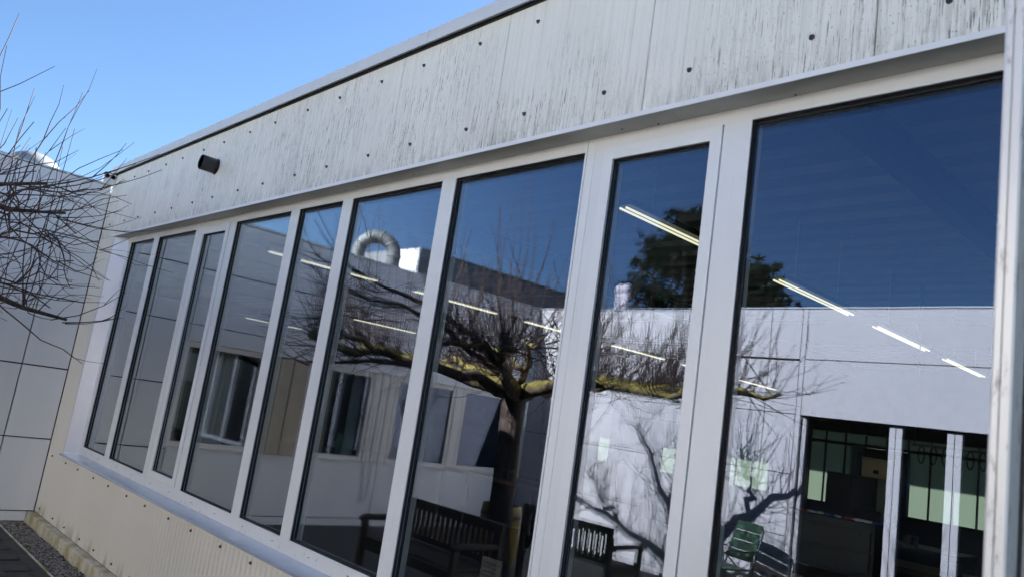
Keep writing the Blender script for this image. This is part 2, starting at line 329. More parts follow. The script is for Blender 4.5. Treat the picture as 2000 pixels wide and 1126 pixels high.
# ------------------------------------------------------------------ workshop building (the facade with the windows)
YS, YD = -.11, -.139
B = thing('workshop_building', (6, 0, -.9), 'white panelled workshop with a long band of tall windows and streaked fascia', 'building')
scr = MB(); scr.tube([(0, .004, 0), (0, -.002, 0), (0, -.004, 0)], [.0115, .0115, .0085], 10); scr.tube([(0, -.004, 0), (0, -.011, 0)], [.0065, .006], 6, smooth=False)
sme = bpy.data.meshes.new('screw'); sme.from_pydata(scr.v, [], scr.f); sme.materials.append(MT['screw_steel']); sme.update()
PW = .9655
J = [6.79 - PW * 7 + PW * k for k in range(16)]          # fascia joints, J[0] = .03
J[0] = .004
for k in range(15):
    p = MB().cbox(J[k] + .002, J[k + 1] - .002, YS, -.02, 2.262, 3.030, .003, '-y').build('fascia_panel', 'fascia_white', B)
    for sx in ((J[k] + .225, J[k + 1] - .225) if k else (.26, .775)):
        for sz in (2.921, 2.419): share(sme, 'screw', p, (sx, YS - .001, sz), (0, random.uniform(0, 6), 0))
box('fascia_core', 'joint_dark', B, .006, 14.4, -.018, .22, 2.31, 3.05)
# coping
box('shadow_strip', 'gasket_black', B, .004, 14.4, YS - .004, -.02, 3.0305, 3.058)  # black strip drawn in for the shadow line under the coping
cp = MB(); prof = [(-.152, 3.036), (-.152, 3.118), (-.142, 3.126), (.35, 3.15), (.35, 3.0605), (-.10, 3.0605), (-.146, 3.04)]
def extr_x(mb, prof, x0, x1):
    n = len(prof); mb.add([(x0, y, z) for y, z in prof] + [(x1, y, z) for y, z in prof], [tuple(reversed(range(n))), tuple(range(n, 2 * n))] + [(i, (i + 1) % n, n + (i + 1) % n, n + i) for i in range(n)]); return mb
for a, b in ((-.02, 3.05), (3.053, 6.1), (6.103, 9.2), (9.203, 14.45)):
    extr_x(MB(), prof, a, b).build('coping', 'coping_metal', B)
# drip flashing and soffit
dp = [(-.139, 2.249), (-.139, 2.271), (-.112, 2.277), (-.112, 2.2605), (-.1355, 2.2555), (-.1355, 2.249)]
jj = [.50, 3.05, 5.36, 7.735, 10.1, 14.3]
for a, b in zip(jj, jj[1:]):
    extr_x(MB(), dp, a + .001, b - .001).build('drip_flashing', 'drip_white', B)
jj = [.58, 3.13, 5.53, 7.90, 10.2, 14.3]
for a, b in zip(jj, jj[1:]):
    p = box('soffit_panel', 'soffit_grey', B, a + .002, b - .002, -.1345, .03, 2.2605, 2.2645)
    for xx in (b - .12, b - .30, a + .5):
        share(sme, 'screw', p, (xx, -.03 + random.uniform(-.02, .02), 2.2605), (math.pi / 2, 0, 0)).scale = (.45, .45, .45)
# wall below the sill and the strip at the left end
LP = [.004, .482] + [.482 + PW * k for k in range(1, 10)]
box('wall_strip', 'wall_cream', B, .004, .579, YS, -.02, -.118, 2.2605)
SX = [.2, .746, 1.196, 1.729, 2.185, 2.70, 3.16, 3.684, 4.126, 4.64, 5.10, 5.62, 6.07, 6.58, 7.04, 7.55, 8.0, 8.5]
wp = None
lp = [.004, .965, 1.93, 2.90, 3.865, 4.83, 5.795, 6.76, 7.725, 8.69, 9.30]
for a, b in zip(lp, lp[1:]):
    p = MB().cbox(a + .0008, b - .0008, YS, -.02, -.80, -.1195, .001, '-y').build('wall_panel', 'wall_cream', B)
    for sx in SX:
        if a < sx < b:
            for sz in (-.183, -.742): share(sme, 'screw', p, (sx, YS - .001, sz), (0, random.uniform(0, 6), 0))
box('lower_core', 'joint_dark', B, .006, 9.30, -.018, .20, -.98, -.101)
# plinth board at the foot
pl = MB(); extr_x(pl, [(-.19, -.99), (-.19, -.812), (-.183, -.806), (-.113, -.802), (-.113, -.99)], .004, 9.30).build('plinth', 'plinth_stained', B)
# left reveal, splayed, and its metal lining edge
rv = MB(); rv.add([(.579, YS - .004, -.105), (.579, YS - .004, 2.262), (.715, .001, 2.262), (.700, .001, -.092), (.560, YS - .004, -.105), (.560, YS - .004, 2.262), (.560, .001, 2.262), (.560, .001, -.092)],
   [(0, 1, 2, 3), (4, 5, 1, 0), (7, 6, 5, 4), (3, 2, 6, 7), (1, 5, 6, 2), (0, 3, 7, 4)]); rv.build('reveal', 'reveal_blue', B)
# sills
sp_ = [(-.142, -.125), (-.142, -.108), (-.134, -.104), (.0, -.088), (.0, -.096), (-.134, -.112), (-.134, -.125)]
jj = [.545, 3.676, 6.6, 9.29]
for a, b in zip(jj, jj[1:]): extr_x(MB(), sp_, a + .001, b - .001).build('window_sill', 'sill_metal', B)
# windows -------------------------------------------------------
ZB, ZT = -.092, 2.2615
gl_i = [0]
def panes(parent, x0, x1, z0, z1, y):
    """gasket, outer and inner sheet of a double-glazed unit; each sheet very slightly out of true"""
    k = gl_i[0] % 3; gl_i[0] += 1; r = random.Random(gl_i[0] * 13)
    g = MB().ring(x0 - .004, x1 + .004, z0 - .004, z1 + .004, x0 + .0025, x1 - .0025, z0 + .0025, z1 - .0025, .006, y - .002)
    g.ring(x0 - .004, x1 + .004, z0 - .004, z1 + .004, x0 + .010, x1 - .010, z0 + .010, z1 - .010, y + .002, y + .016)
    g.build('gasket', 'gasket_black', parent)
    for yy, m in ((y, 'glass_outer_%d' % k), (y + .0175, 'glass_inner_%d' % k)):
        a, b = r.uniform(-.0020, .0020), r.uniform(-.0020, .0020)
        hx, hz = (x1 - x0) / 2 + .003, (z1 - z0) / 2 + .003; cx, cz = (x0 + x1) / 2, (z0 + z1) / 2
        MB().add([(cx + sx * hx, yy + a * sx * hx + b * sz * hz, cz + sz * hz) for sx, sz in ((-1, -1), (1, -1), (1, 1), (-1, 1))], [(0, 1, 2, 3)]).build('glass_pane', m, parent)
def fixed(xo0, xo1, x0, x1):
    wdw = MB().ring(xo0, xo1, ZB, ZT, x0, x1, 0, 2.2, 0, .085).build('window', 'frame_speckled', B)
    panes(wdw, x0, x1, 0, 2.2, .026)
def sash(xo0, xo1, s0, s1, x0, x1):
    wdw = MB().ring(xo0, xo1, ZB, ZT, s0 - .004, s1 + .004, -.002, 2.204, 0.001, .085).build('window', 'frame_speckled', B)
    MB().ring(s0 - .006, s1 + .006, -.004, 2.206, s0 + .03, s1 - .03, .03, 2.17, .012, .08).build('gasket', 'gasket_black', wdw)
    s_ = MB().ring(s0, s1, .002, 2.2, x0, x1, .059, 2.14, -.006, .075).build('sash', 'frame_white', wdw)
    panes(wdw, x0, x1, .059, 2.14, .020)
    for sx in (x0, x1):
        pass
fixed(.70, 1.598, .803, 1.526)
fixed(1.598, 2.715, 1.670, 2.635)
sash(2.718, 3.447, 2.772, 3.385, 2.836, 3.320)
fixed(3.450, 4.528, 3.507, 4.463)
fixed(4.528, 5.2575, 4.593, 5.195)
fixed(5.2575, 6.3395, 5.320, 6.278)
fixed(6.3395, 7.372, 6.401, 7.360)
box('coupling_strip', 'frame_white', B, 7.3745, 7.4205, .002, .085, ZB, ZT)
sash(7.423, 8.148, 7.484, 8.096, 7.539, 8.044)
fixed(8.148, 9.243, 8.223, 9.183)
box('door_jamb', 'frame_white', B, 9.243, 9.32, .0, .085, ZB, ZT)
# weep caps along the bottom rail
wc = MB().box(-.012, .012, -.004, .002, -.003, .003); wme = bpy.data.meshes.new('weep_cap'); wme.from_pydata(wc.v, [], wc.f); wme.materials.append(MT['gasket_black']); wme.update()
for o in [o for o in col.objects if o.name.split('.')[0] == 'window' and o.parent == B]:
    c = ORG[o.name]
    for dx in (-.22, .22): share(wme, 'weep_cap', o, (c.x + dx, -.001, -.045), None).scale = (.5, 1, .6)
# right end: doorway with an open steel door leaf, then plain wall
for a, b in ((10.42, 11.4), (11.4, 12.4), (12.4, 13.4), (13.4, 14.4)):
    MB().cbox(a + .001, b - .001, YS, -.02, -.80, 2.2605, .002, '-y').build('wall_panel', 'wall_cream', B)
box('door_lintel', 'frame_white', B, 9.32, 10.42, .0, .085, 2.2, 2.2615)
DR = MB(); DX0, DX1, DY0, DY1 = 9.3815, 9.412, -1.15, -.17
prof = [(DX0, DY0 + .004), (DX0 + .004, DY0), (DX0 + .0125, DY0), (DX0 + .0135, DY0 + .005), (DX0 + .0155, DY0 + .005), (DX0 + .0165, DY0), (DX1 - .003, DY0), (DX1, DY0 + .003), (DX1, DY0 + .06), (DX0, DY0 + .06)]
n = len(prof); DR.add([(x, y, -.86) for x, y in prof] + [(x, y, 2.18) for x, y in prof], [tuple(reversed(range(n))), tuple(range(n, 2 * n))] + [(i, (i + 1) % n, n + (i + 1) % n, n + i) for i in range(n)])
door = DR.build('door', 'door_weathered', B)
box('door_seal', 'gasket_black', door, DX1 - .004, DX1 + .004, DY0 + .0605, DY0 + .072, -.86, 2.18)
box('door_panel', 'door_face', door, DX0 + .004, DX1 + .006, DY0 + .0725, DY1, -.86, 2.18)
# vent pipe stub on the fascia
vp = MB(); vx, vz = 3.085, 2.705; R_ = .066
vp.tube([(vx, YS + .01, vz), (vx, -.245, vz), (vx, -.247, vz), (vx, -.247, vz), (vx, -.20, vz)], [R_, R_, R_ - .001, R_ - .007, R_ - .007], 24)
vp.tube([(vx, YS - .001, vz), (vx, YS - .006, vz)], [R_ + .006, R_ + .005], 24); vp.build('vent_pipe', 'vent_black', B)
# roof, interior shell
box('roof', 'roof_felt', B, -14, 14.45, .352, 13.2, 3.0, 3.10)
box('canopy', 'roof_felt', B, -14, 14.45, 13.202, 16.2, 2.86, 3.0)
dk = MB(); y = .24
prof = []
while y < 12.9:
    prof += [(y, 2.93), (y + .17, 2.93), (y + .21, 2.985), (y + .33, 2.985)]; y += .37
v = [(x, yy, z) for x in (-13.9, 14.3) for yy, z in prof]; m_ = len(prof)
dk.add(v, [(i, i + 1, m_ + i + 1, m_ + i) for i in range(m_ - 1)]); dk.build('ceiling_deck', 'interior_deck', B)
for bx in (8.0, 3.3, -1.4, -6.1, -10.8, 12.7):
    bm_ = MB().box(bx - .06, bx + .06, .23, 12.95, 2.915, 2.928).box(bx - .006, bx + .006, .23, 12.95, 2.72, 2.9145).box(bx - .06, bx + .06, .23, 12.95, 2.705, 2.7195).build('steel_beam', 'steel_beam', B)
box('added_deck_screen', 'mid_room', B, -14, 14.3, 6.95, 7.05, 2.45, 2.70)  # added dark downstand, screens off the bright far end of the ceiling deck
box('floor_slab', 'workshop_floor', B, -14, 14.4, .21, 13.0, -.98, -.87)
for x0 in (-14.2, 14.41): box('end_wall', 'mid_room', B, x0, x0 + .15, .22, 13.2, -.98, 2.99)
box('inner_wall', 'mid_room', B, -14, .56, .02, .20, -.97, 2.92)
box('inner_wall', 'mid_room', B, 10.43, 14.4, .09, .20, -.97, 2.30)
# back wall: dark steel grid with translucent green channel glass
bw = 13.0
box('back_wall_base', 'steel_beam', B, -14, 14.4, bw - .08, bw + .08, -.97, .25)
box('back_wall_top', 'mid_room', B, -14, 14.4, bw - .08, bw + .08, 1.64, 2.93)
box('transom', 'steel_beam', B, -14, 14.4, bw - .11, bw + .02, 1.40, 1.455)
gx = -5.05; k = 0
while gx < 9:
    wdt = .39; gc = gx + wdt / 2
    if not any(a < gc < b for a, b in ((-4.2, -3.6), (-3.1, -2.6), (-1.2, -.6), (.5, 1.7), (2.5, 9.2))):
        box('blind_panel', 'mid_room', B, gx + .0125, gx + wdt - .0125, bw - .02, bw + .02, .251, 1.399)
    elif not (3.42 < gc < 4.15):
        MB().add([(gx + .012, bw, .25), (gx + wdt - .012, bw, .25), (gx + wdt - .012, bw, 1.40), (gx + .012, bw, 1.40)], [(0, 1, 2, 3)]).build('glazing_panel', 'channel_glass', B)
    MB().add([(gx + .012, bw, 1.455), (gx + wdt - .012, bw, 1.455), (gx + wdt - .012, bw, 1.64), (gx + .012, bw, 1.64)], [(0, 1, 2, 3)]).build('glazing_panel', 'channel_glass', B)
    box('glazing_bar', 'steel_beam', B, gx - .012, gx + .012, bw - .03, bw + .03, .25, 1.639)
    gx += wdt; k += 1
box('back_wall_fill', 'mid_room', B, -14, -5.07, bw - .06, bw + .06, .25, 1.639); box('back_wall_fill', 'mid_room', B, 9.13, 14.4, bw - .06, bw + .06, .25, 1.639)
box('back_wall_fill', 'mid_room', B, 3.25, 4.35, bw + .035, bw + .07, .25, 1.40)
bd = box('interior_door', 'door_cream', B, 3.50, 4.06, bw - .06, bw - .02, -.86, 1.22); box('door_sign', 'steel_beam', bd, 3.72, 3.82, bw - .066, bw - .061, .93, 1.0)
MB().ring(3.43, 4.13, -.87, 1.29, 3.50, 4.06, -.86, 1.22, bw - .13, bw - .01).build('door_frame', 'steel_beam', B)
for bx in (2.47, 7.2, -2.3): None; box('column', 'brown_steel', B, bx - .10, bx + .10, 12.55, 12.75, -.87, 2.70)
# ------------------------------------------------------------------ corner floodlight
fl = thing('floodlight', (0.0, -.19, 2.915), 'small white twin-lamp floodlight at the far left end of the fascia', 'floodlight')
def YZ(mb, prof, x0, x1):
    n = len(prof); mb.add([(x0, y, z) for y, z in prof] + [(x1, y, z) for y, z in prof], [tuple(range(n)), tuple(reversed(range(n, 2 * n)))] + [((i + 1) % n, i, n + i, n + (i + 1) % n) for i in range(n)]); return mb
YZ(MB(), [(-.235, 2.90), (-.245, 3.01), (-.23, 3.03), (-.125, 3.03), (-.115, 3.02), (-.118, 2.915)], .005, .075).build('housing', 'frame_white', fl)
YZ(MB(), [(-.25, 3.012), (-.236, 3.036), (-.112, 3.036), (-.112, 3.0305), (-.232, 3.0305), (-.2455, 3.010)], -.005, .085).build('rim', 'gasket_black', fl)
for yy in (-.212, -.148):
    ln = MB(); ln.tube([(.074, yy, 2.992), (.088, yy, 2.992), (.088, yy, 2.992), (.080, yy, 2.992)], [.024, .024, .018, .016], 14); ln.build('lamp', 'screw_steel', fl)
# ------------------------------------------------------------------ side building (left, with the grey panels)
YM = .055                    # mirror helper: a thing seen reflected at depth v stands at y = YM - v
S = thing('side_building', (-5, -3.6, -.9), 'pale grey panel-clad wing closing the left side of the courtyard', 'building')
ZJ = [-.806, -.030, .747, 1.514, 2.222, 2.905]
def spanel(y0, y1, z0, z1, g=.007):
    return MB().cbox(-.045, 0, y0 + g, y1 - g, z0 + g, z1 - g, .003, '+x').build('wall_panel', 'panel_grey_white', S)
for a, b in ((-.568, -.112), (-1.082, -.568)):
    for z0, z1 in zip(ZJ, ZJ[1:]): spanel(a, b, z0, z1)
yw0 = YM - 1.12; yw1 = YM - 6.80; YO = YM - 7.155        # window band, opposite wall plane
for z0, z1 in ((1.514, 2.222), (2.222, 2.905)):
    spanel(-4.2, -1.082, z0, z1); spanel(YO + .01, -4.2, z0, z1, .004)
spanel(yw0 - .01, -1.082 + .0, ZJ[0], 1.514) if False else None
spanel(-4.2, -1.082, ZJ[0], -.0); spanel(YO + .01, -4.2, ZJ[0], -.0, .004)
spanel(-7.08, yw1, -.0, 1.30); spanel(-7.08, -1.082, 1.30, 1.514, .003)
spanel(YO, -7.08, -.0, 1.514, .002) if False else None
box('wall_core', 'joint_dark', S, -.25, -.048, YO + .01, -.112, -.98, -.005)
box('wall_core', 'joint_dark', S, -.25, -.048, YO + .01, -.112, 1.302, 2.88)
box('wall_core', 'joint_dark', S, -.25, -.048, yw0 + .01, -.112, -.005, 1.302); box('wall_core', 'joint_dark', S, -.25, -.048, YO + .01, yw1 - .01, -.005, 1.302)
box('base_trim', 'panel_grey_white', S, -.03, .012, YO + .02, -.19, -.906, -.812)
box('coping', 'coping_metal', S, -.30, .012, -1.084, -.115, 2.906, 2.922)
box('coping', 'coping_metal', S, -.30, .012, YO - .1, -1.086, 2.906, 2.937)
box('roof', 'roof_felt', S, -10, -.26, -12, -.16, 2.70, 2.80)
box('side_wall', 'panel_grey_white', S, -10, -.26, -.16, -.112, -.98, 2.92)
# rain chute seam
box('seam_clip', 'drip_white', S, -.002, .010, -.600, -.560, 2.84, 2.905)
dm = MB(); cx, cy = -1.3, -.72
for i in range(9):
    th = i / 8 * math.pi / 2
dm.tube([(cx, cy, 2.80), (cx, cy, 3.05)] + [(cx, cy, 3.05 + .26 * math.sin(a * math.pi / 16)) for a in range(1, 8)], [.34, .34] + [.33 * math.cos(a * math.pi / 16) for a in range(1, 8)], 20)
dm.build('skylight_dome', 'dome_acrylic', S)
# window band of the side wing
def swin(v0, v1, mat_in=None):
    y1, y0 = YM - v0, YM - v1
    f = MB().ringx(y0, y1, .0, 1.30, y0 + .055, y1 - .055, .065, 1.235, -.10, -.035).build('window', 'window_alu', S)
    MB().add([(-.07, y0 + .05, .06), (-.07, y1 - .05, .06), (-.07, y1 - .05, 1.24), (-.07, y0 + .05, 1.24)], [(0, 1, 2, 3)]).build('glass_pane', 'glass_outer_0', f)
    box('window_ledge', 'window_alu', f, -.04, .02, y0, y1, -.012, .0) if False else None
    return f
swin(1.13, 2.22); swin(2.86, 3.98); swin(4.40, 5.52); swin(5.70, 6.80)
for a, b in ((2.23, 2.42), (2.43, 2.62), (2.63, 2.85)):
    MB().cbox(-.09, -.03, YM - b, YM - a, .002, 1.298, .003, '+x').build('infill_panel', 'beige_panel', S)
for a, b in ((3.99, 4.12), (4.13, 4.26), (4.27, 4.39), (5.53, 5.69)):
    MB().cbox(-.09, -.03, YM - b, YM - a, .002, 1.298, .006, '+x').build('window_post', 'window_alu', S)
box('window_ledge', 'window_alu', S, -.04, .03, yw1, yw0, -.016, -.002)
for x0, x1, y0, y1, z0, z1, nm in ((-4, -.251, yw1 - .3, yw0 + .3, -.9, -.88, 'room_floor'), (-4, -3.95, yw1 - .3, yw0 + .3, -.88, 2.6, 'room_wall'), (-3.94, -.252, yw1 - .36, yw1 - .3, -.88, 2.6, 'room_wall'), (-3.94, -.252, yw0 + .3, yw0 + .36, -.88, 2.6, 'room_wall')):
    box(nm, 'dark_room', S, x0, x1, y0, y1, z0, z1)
def curtain(name, x, y0, y1, z0, z1, mat, label, folds=9):
    mb = MB(); n = folds * 6; vs = []
    for i in range(n + 1):
        u = i / n; dx = .035 * math.sin(u * folds * 2 * math.pi)
        for z, s in ((z0, 1.25), (z1, .7)): vs.append((x + dx * s, y0 + (y1 - y0) * u, z))
    mb.add(vs, [(2 * i, 2 * i + 2, 2 * i + 3, 2 * i + 1) for i in range(n)], True)
    tag(mb.build(name, mat), label, 'curtain')
curtain('curtain', -.28, YM - 1.95, YM - 1.55, -.3, 1.28, 'curtain_white', 'pale curtain gathered behind the first side-wing window, seen reflected', 6)
curtain('curtain', -.30, YM - 3.45, YM - 3.0, -.3, 1.28, 'curtain_beige', 'beige curtain hanging behind the second side-wing window, seen reflected', 6)
curtain('curtain', -.28, YM - 3.95, YM - 3.78, -.3, 1.28, 'curtain_white', 'narrow white curtain edge behind the second side-wing window, seen reflected', 3)
cb = MB(); pts = []
for i in range(21):
    u = i / 20; a = (u - .5) * 2; pts.append((.02, YM - 4.10 - .10 * math.copysign(abs(a) ** .7, a) * (1 - .3 * abs(a)), .80 - 1.35 * (1 - abs(a) ** 2.2)))
cb.tube(pts, .007, 6); tag(cb.build('hanging_cable', 'cable_white'), 'white cable hanging in a long loop below the side-wing windows', 'cable')
# roof duct, plant block
D = thing('exhaust_duct', (-2, YM - 4.85, 2.80), 'bent foil-clad exhaust duct arching over the side-wing roof, seen reflected', 'duct')
yc, zc, rr, r0 = YM - 4.86, 3.46, .325, .122
dq = lambda a: (-2 - .69 * a, yc + .72 * a)
path = [(*dq(rr), 2.80), (*dq(rr), 3.10), (*dq(rr), zc)] + [(*dq(rr * math.cos(a)), zc + rr * math.sin(a)) for a in [math.pi * k / 14 for k in range(1, 14)]] + [(*dq(-rr), zc), (*dq(-rr), 2.80)]
MB().tube(path, [r0 * random.uniform(.97, 1.03) for _ in path], 20).build('pipe', 'duct_foil', D)
for k in (1, 4, 7, 10, 13, 16):
    a, b = Vector(path[k]), Vector(path[k + 1] if k + 1 < len(path) else path[k]); d = (b - a).normalized() * .02
    MB().tube([a - d, a + d], r0 * 1.05, 20).build('band', 'duct_foil', D)
PB = thing('roof_plant_block', (-4, YM - 7.8, 2.8), 'long roof plant housing with shaded sides coloured dark and the sunlit end white, seen reflected', 'roof block')
box('housing', 'plant_shaded_grey', PB, -4.4, -2.0, YM - 9.9, YM - 5.80, 2.8, 3.80)  # sides coloured darker for the shade on them
box('sunlit_end', 'plant_sunlit_white', PB, -2.66, -1.99, YM - 5.796, YM - 5.775, 2.8, 3.81)  # white sheet puts the sunlight on this end into the colour
box('rim', 'plant_shaded_grey', PB, -4.42, -1.97, YM - 9.92, YM - 5.799, 3.802, 3.835)
# ------------------------------------------------------------------ opposite building
O = thing('opposite_building', (5, -9, -.9), 'sunlit white panelled building across the courtyard, seen reflected in the glass', 'building')
def opanel(x0, x1, z0, z1, g=.005):
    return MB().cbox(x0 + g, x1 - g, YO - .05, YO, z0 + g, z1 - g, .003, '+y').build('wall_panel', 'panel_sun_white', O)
OX = [0.002, .42, 4.49, 4.93]
for a, b in zip(OX, OX[1:]):
    for z0, z1 in zip(ZJ[:-1] + [2.24], ZJ[1:-1] + [2.24, 2.915]):
        if z1 - z0 > .1: opanel(a, b, z0, z1)
for a, b in ((4.93, 5.0),): opanel(a, b, ZJ[0], 2.915, .003)
for z0, z1 in ((1.505, 2.24), (2.24, 2.915)): opanel(5.0, 14, z0, z1)
box('wall_core', 'joint_dark', O, .0, 5.0, YO - .3, YO - .055, -.98, 2.90); box('wall_core', 'joint_dark', O, 5.002, 14, YO - .3, YO - .055, 1.52, 2.90)
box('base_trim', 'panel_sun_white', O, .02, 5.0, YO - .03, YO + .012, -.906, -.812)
box('coping', 'coping_metal', O, -.3, 14, YO - .35, YO + .015, 2.917, 2.935)
box('roof', 'roof_felt', O, -.2, 14, -14, YO - .36, 2.70, 2.80)
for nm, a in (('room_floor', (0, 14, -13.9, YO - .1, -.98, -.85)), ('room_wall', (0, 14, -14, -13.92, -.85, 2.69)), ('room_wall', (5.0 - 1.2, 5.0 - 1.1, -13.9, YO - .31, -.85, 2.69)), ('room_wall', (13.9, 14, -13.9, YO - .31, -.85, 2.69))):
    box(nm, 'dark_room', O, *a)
MP = [(5.0, 5.06), (6.09, 6.24), (6.72, 6.88), (8.0, 8.15), (9.3, 9.45), (10.6, 10.75), (11.9, 12.05), (13.2, 13.35)]
for i, (a, b) in enumerate(MP):
    p = MB().cbox(a, b, YO - .14, YO - .06, -.79, 1.49, .006, '+y').build('door_post', 'panel_sun_white', O)
    if i: box('handle_rail', 'gasket_black', p, (a + b) / 2 - .003, (a + b) / 2 + .003, YO - .061, YO - .055, -.79, 1.49)
    if i + 1 < len(MP):
        x0, x1 = b, MP[i + 1][0]
        MB().add([(x0, YO - .10, -.79), (x1, YO - .10, -.79), (x1, YO - .10, 1.49), (x0, YO - .10, 1.49)], [(3, 2, 1, 0)]).build('glass_pane', 'glass_outer_1', O)
box('head_rail', 'steel_beam', O, 5.002, 14, YO - .14, YO - .056, 1.492, 1.518); box('threshold', 'window_alu', O, 5.0, 14, YO - .16, YO - .02, -.90, -.80)
for xx, lab in ((1.14, 'left of the pair'), (1.27, 'right of the pair')):
    f = thing('flue_pipe', (xx, YM - 8, 2.8), 'pale roof flue with a rounded cowl, ' + lab + ' above the opposite wall', 'flue', 'flue pipes on the opposite roof')
    MB().tube([(xx, YM - 8, 2.8), (xx, YM - 8, 3.40)], [.075, .075], 14).build('pipe', 'flue_pink', f)
    MB().tube([(xx, YM - 8, 3.40), (xx, YM - 8, 3.41), (xx, YM - 8, 3.50), (xx, YM - 8, 3.54), (xx, YM - 8, 3.555)], [.078, .095, .095, .07, .02], 14).build('cowl', 'flue_pink', f)
# ------------------------------------------------------------------ benches and chairs
def bench(x0, x1, yb, face, label):
    """slatted park bench along x, backrest at yb, seat reaching out towards face (+1 / -1 in y)"""
    t = thing('garden_bench', ((x0 + x1) / 2, yb + face * .28, -.9), label, 'bench', 'slatted garden benches under the tree')
    L = lambda a: yb + face * a
    def bx(n, xa, xb, ya, yb_, za, zb): y0, y1 = sorted((L(ya), L(yb_))); return box(n, 'bench_wood', t, xa, xb, y0, y1, za, zb)
    MB().cbox(x0, x1, min(L(-.035), L(.015)), max(L(-.035), L(.015)), -.14, -.045, .012, '-y').build('top_rail', 'bench_wood', t)
    bx('lower_rail', x0 + .06, x1 - .06, -.03, .01, -.44, -.385)
    n = int((x1 - x0) / .085)
    for i in range(n):
        xx = x0 + .09 + (x1 - x0 - .18) * i / (n - 1); bx('back_slat', xx - .021, xx + .021, -.022, .002, -.384, -.141)
    for i in range(5): bx('seat_slat', x0 + .03, x1 - .03, .03 + i * .098, .112 + i * .098, -.47, -.446)
    for xa in (x0, x1 - .06):
        bx('leg', xa, xa + .06, -.03, .028, -.905, -.142 if False else -.145); bx('leg', xa, xa + .06, .50, .555, -.905, -.285)
        bx('side_rail', xa + .012, xa + .048, .029, .499, -.56, -.475)
        y0, y1 = L(.03), L(.60); am = MB(); am.tube([(xa + .03, y0, -.262), (xa + .03, (y0 + y1) / 2, -.255), (xa + .03, y1 - face * .05, -.258), (xa + .03, y1, -.275)], [.030, .034, .034, .018], 8); am.build('armrest', 'bench_wood', t)
    bx('apron', x0 + .061, x1 - .061, .505, .535, -.56, -.475)
    return t
bench(2.95, 4.42, YM - 2.68, 1, 'dark wooden slatted bench facing the windows, nearer of the reflected pair')
bench(3.02, 4.45, YM - 4.36, -1, 'brown wooden slatted bench facing the white wall, behind the reflected tree trunk')
def chair(x, y, rz, label):
    t = thing('garden_chair', (x, y, -.9), label, 'chair', 'green garden chairs by the white wall')
    ca, sa = math.cos(rz), math.sin(rz)
    P = lambda a, b, z: (x + a * ca - b * sa, y + a * sa + b * ca, z)
    def tb(n, pts, r): return MB().tube([P(*p) for p in pts], r, 8).build(n, 'tube_metal', t)
    def slab(n, a0, a1, b0, b1, z0, z1, th=.018):
        c = [P(a0, b0, z0), P(a1, b0, z0), P(a1, b1, z1), P(a0, b1, z1)]; up_ = (0, -.012, .016)
        mb = MB(); mb.add(c + [(p[0], p[1], p[2] - th) for p in c], [(0, 1, 2, 3), (7, 6, 5, 4), (0, 4, 5, 1), (1, 5, 6, 2), (2, 6, 7, 3), (3, 7, 4, 0)]); return mb.build(n, 'green_paint', t)
    for i in range(4): slab('seat_slat', -.24, .24, -.22 + i * .115, -.115 + i * .115, -.455, -.455)
    for i in range(4): slab('back_slat', -.23, .23, .255 + i * .035, .285 + i * .035, -.36 + i * .115, -.265 + i * .115, .012)
    for s in (-1, 1):
        tb('leg', [(s * .26, -.24, -.905), (s * .26, -.235, -.48), (s * .26, -.20, -.27), (s * .26, -.10, -.235), (s * .26, .26, -.25)], .012)
        tb('leg', [(s * .26, .30, -.905), (s * .255, .25, -.48), (s * .25, .38, .02), (s * .20, .40, .065), (0, .402, .075)], .012)
chair(4.55, YM - 6.35, math.pi + .35, 'green slatted metal chair in front of the white wall, right one of two')
chair(3.95, YM - 6.55, math.pi - .5, 'green slatted metal chair half hidden by the wide window post, left one of two')
t = thing('planter_barrel', (2.42, YM - 4.55, -.9), 'mustard brown barrel planter left of the reflected tree trunk', 'planter')
bx_, by_ = 2.42, YM - 4.55
MB().tube([(bx_, by_, -.905), (bx_, by_, -.85), (bx_, by_, -.55), (bx_, by_, -.25), (bx_, by_, -.16), (bx_, by_, -.16), (bx_, by_, -.22)], [.22, .235, .27, .26, .25, .225, .22], 24).build('barrel', 'crate_yellow', t)
for zz, rr_ in ((-.80, .243), (-.30, .267)): MB().tube([(bx_, by_, zz), (bx_, by_, zz + .04)], rr_, 24).build('hoop', 'tube_metal', t)
MB().tube([(bx_, by_, -.215), (bx_, by_, -.19), (bx_, by_, -.18)], [.219, .17, .02], 16).build('soil', 'earth', t)
# ------------------------------------------------------------------ workshop contents
for r_, xr in enumerate((6.76, 1.95, -2.55, -7.15)):
    for k in range(6):
        y0 = 1.03 + 1.965 * k
        if (r_ == 0 and k > 3) or (r_ > 1 and k != 2): continue
        row = ('nearest', 'second', 'third', 'farthest')[r_]; pos_ = ('first', 'second', 'third', 'fourth', 'fifth', 'sixth')[k]
        t = thing('ceiling_light', (xr, y0 + .7, 2.3), 'twin-tube ceiling light, %s from the window in the %s row' % (pos_, row), 'ceiling light', 'rows of twin-tube lights in the workshop')
        box('housing', 'machine_grey', t, xr - .065, xr + .065, y0, y0 + 1.41, 2.318, 2.355)
        for s in (-.024, .024): MB().tube([(xr + s, y0 + .01, 2.303), (xr + s, y0 + 1.40, 2.303)], .008, 8).build('tube', 'lamp_glow', t)
        for yy in (y0 + .3, y0 + 1.1): MB().tube([(xr, yy, 2.355), (xr, yy, 2.93)], .004, 4).build('hanger', 'tool_white', t)
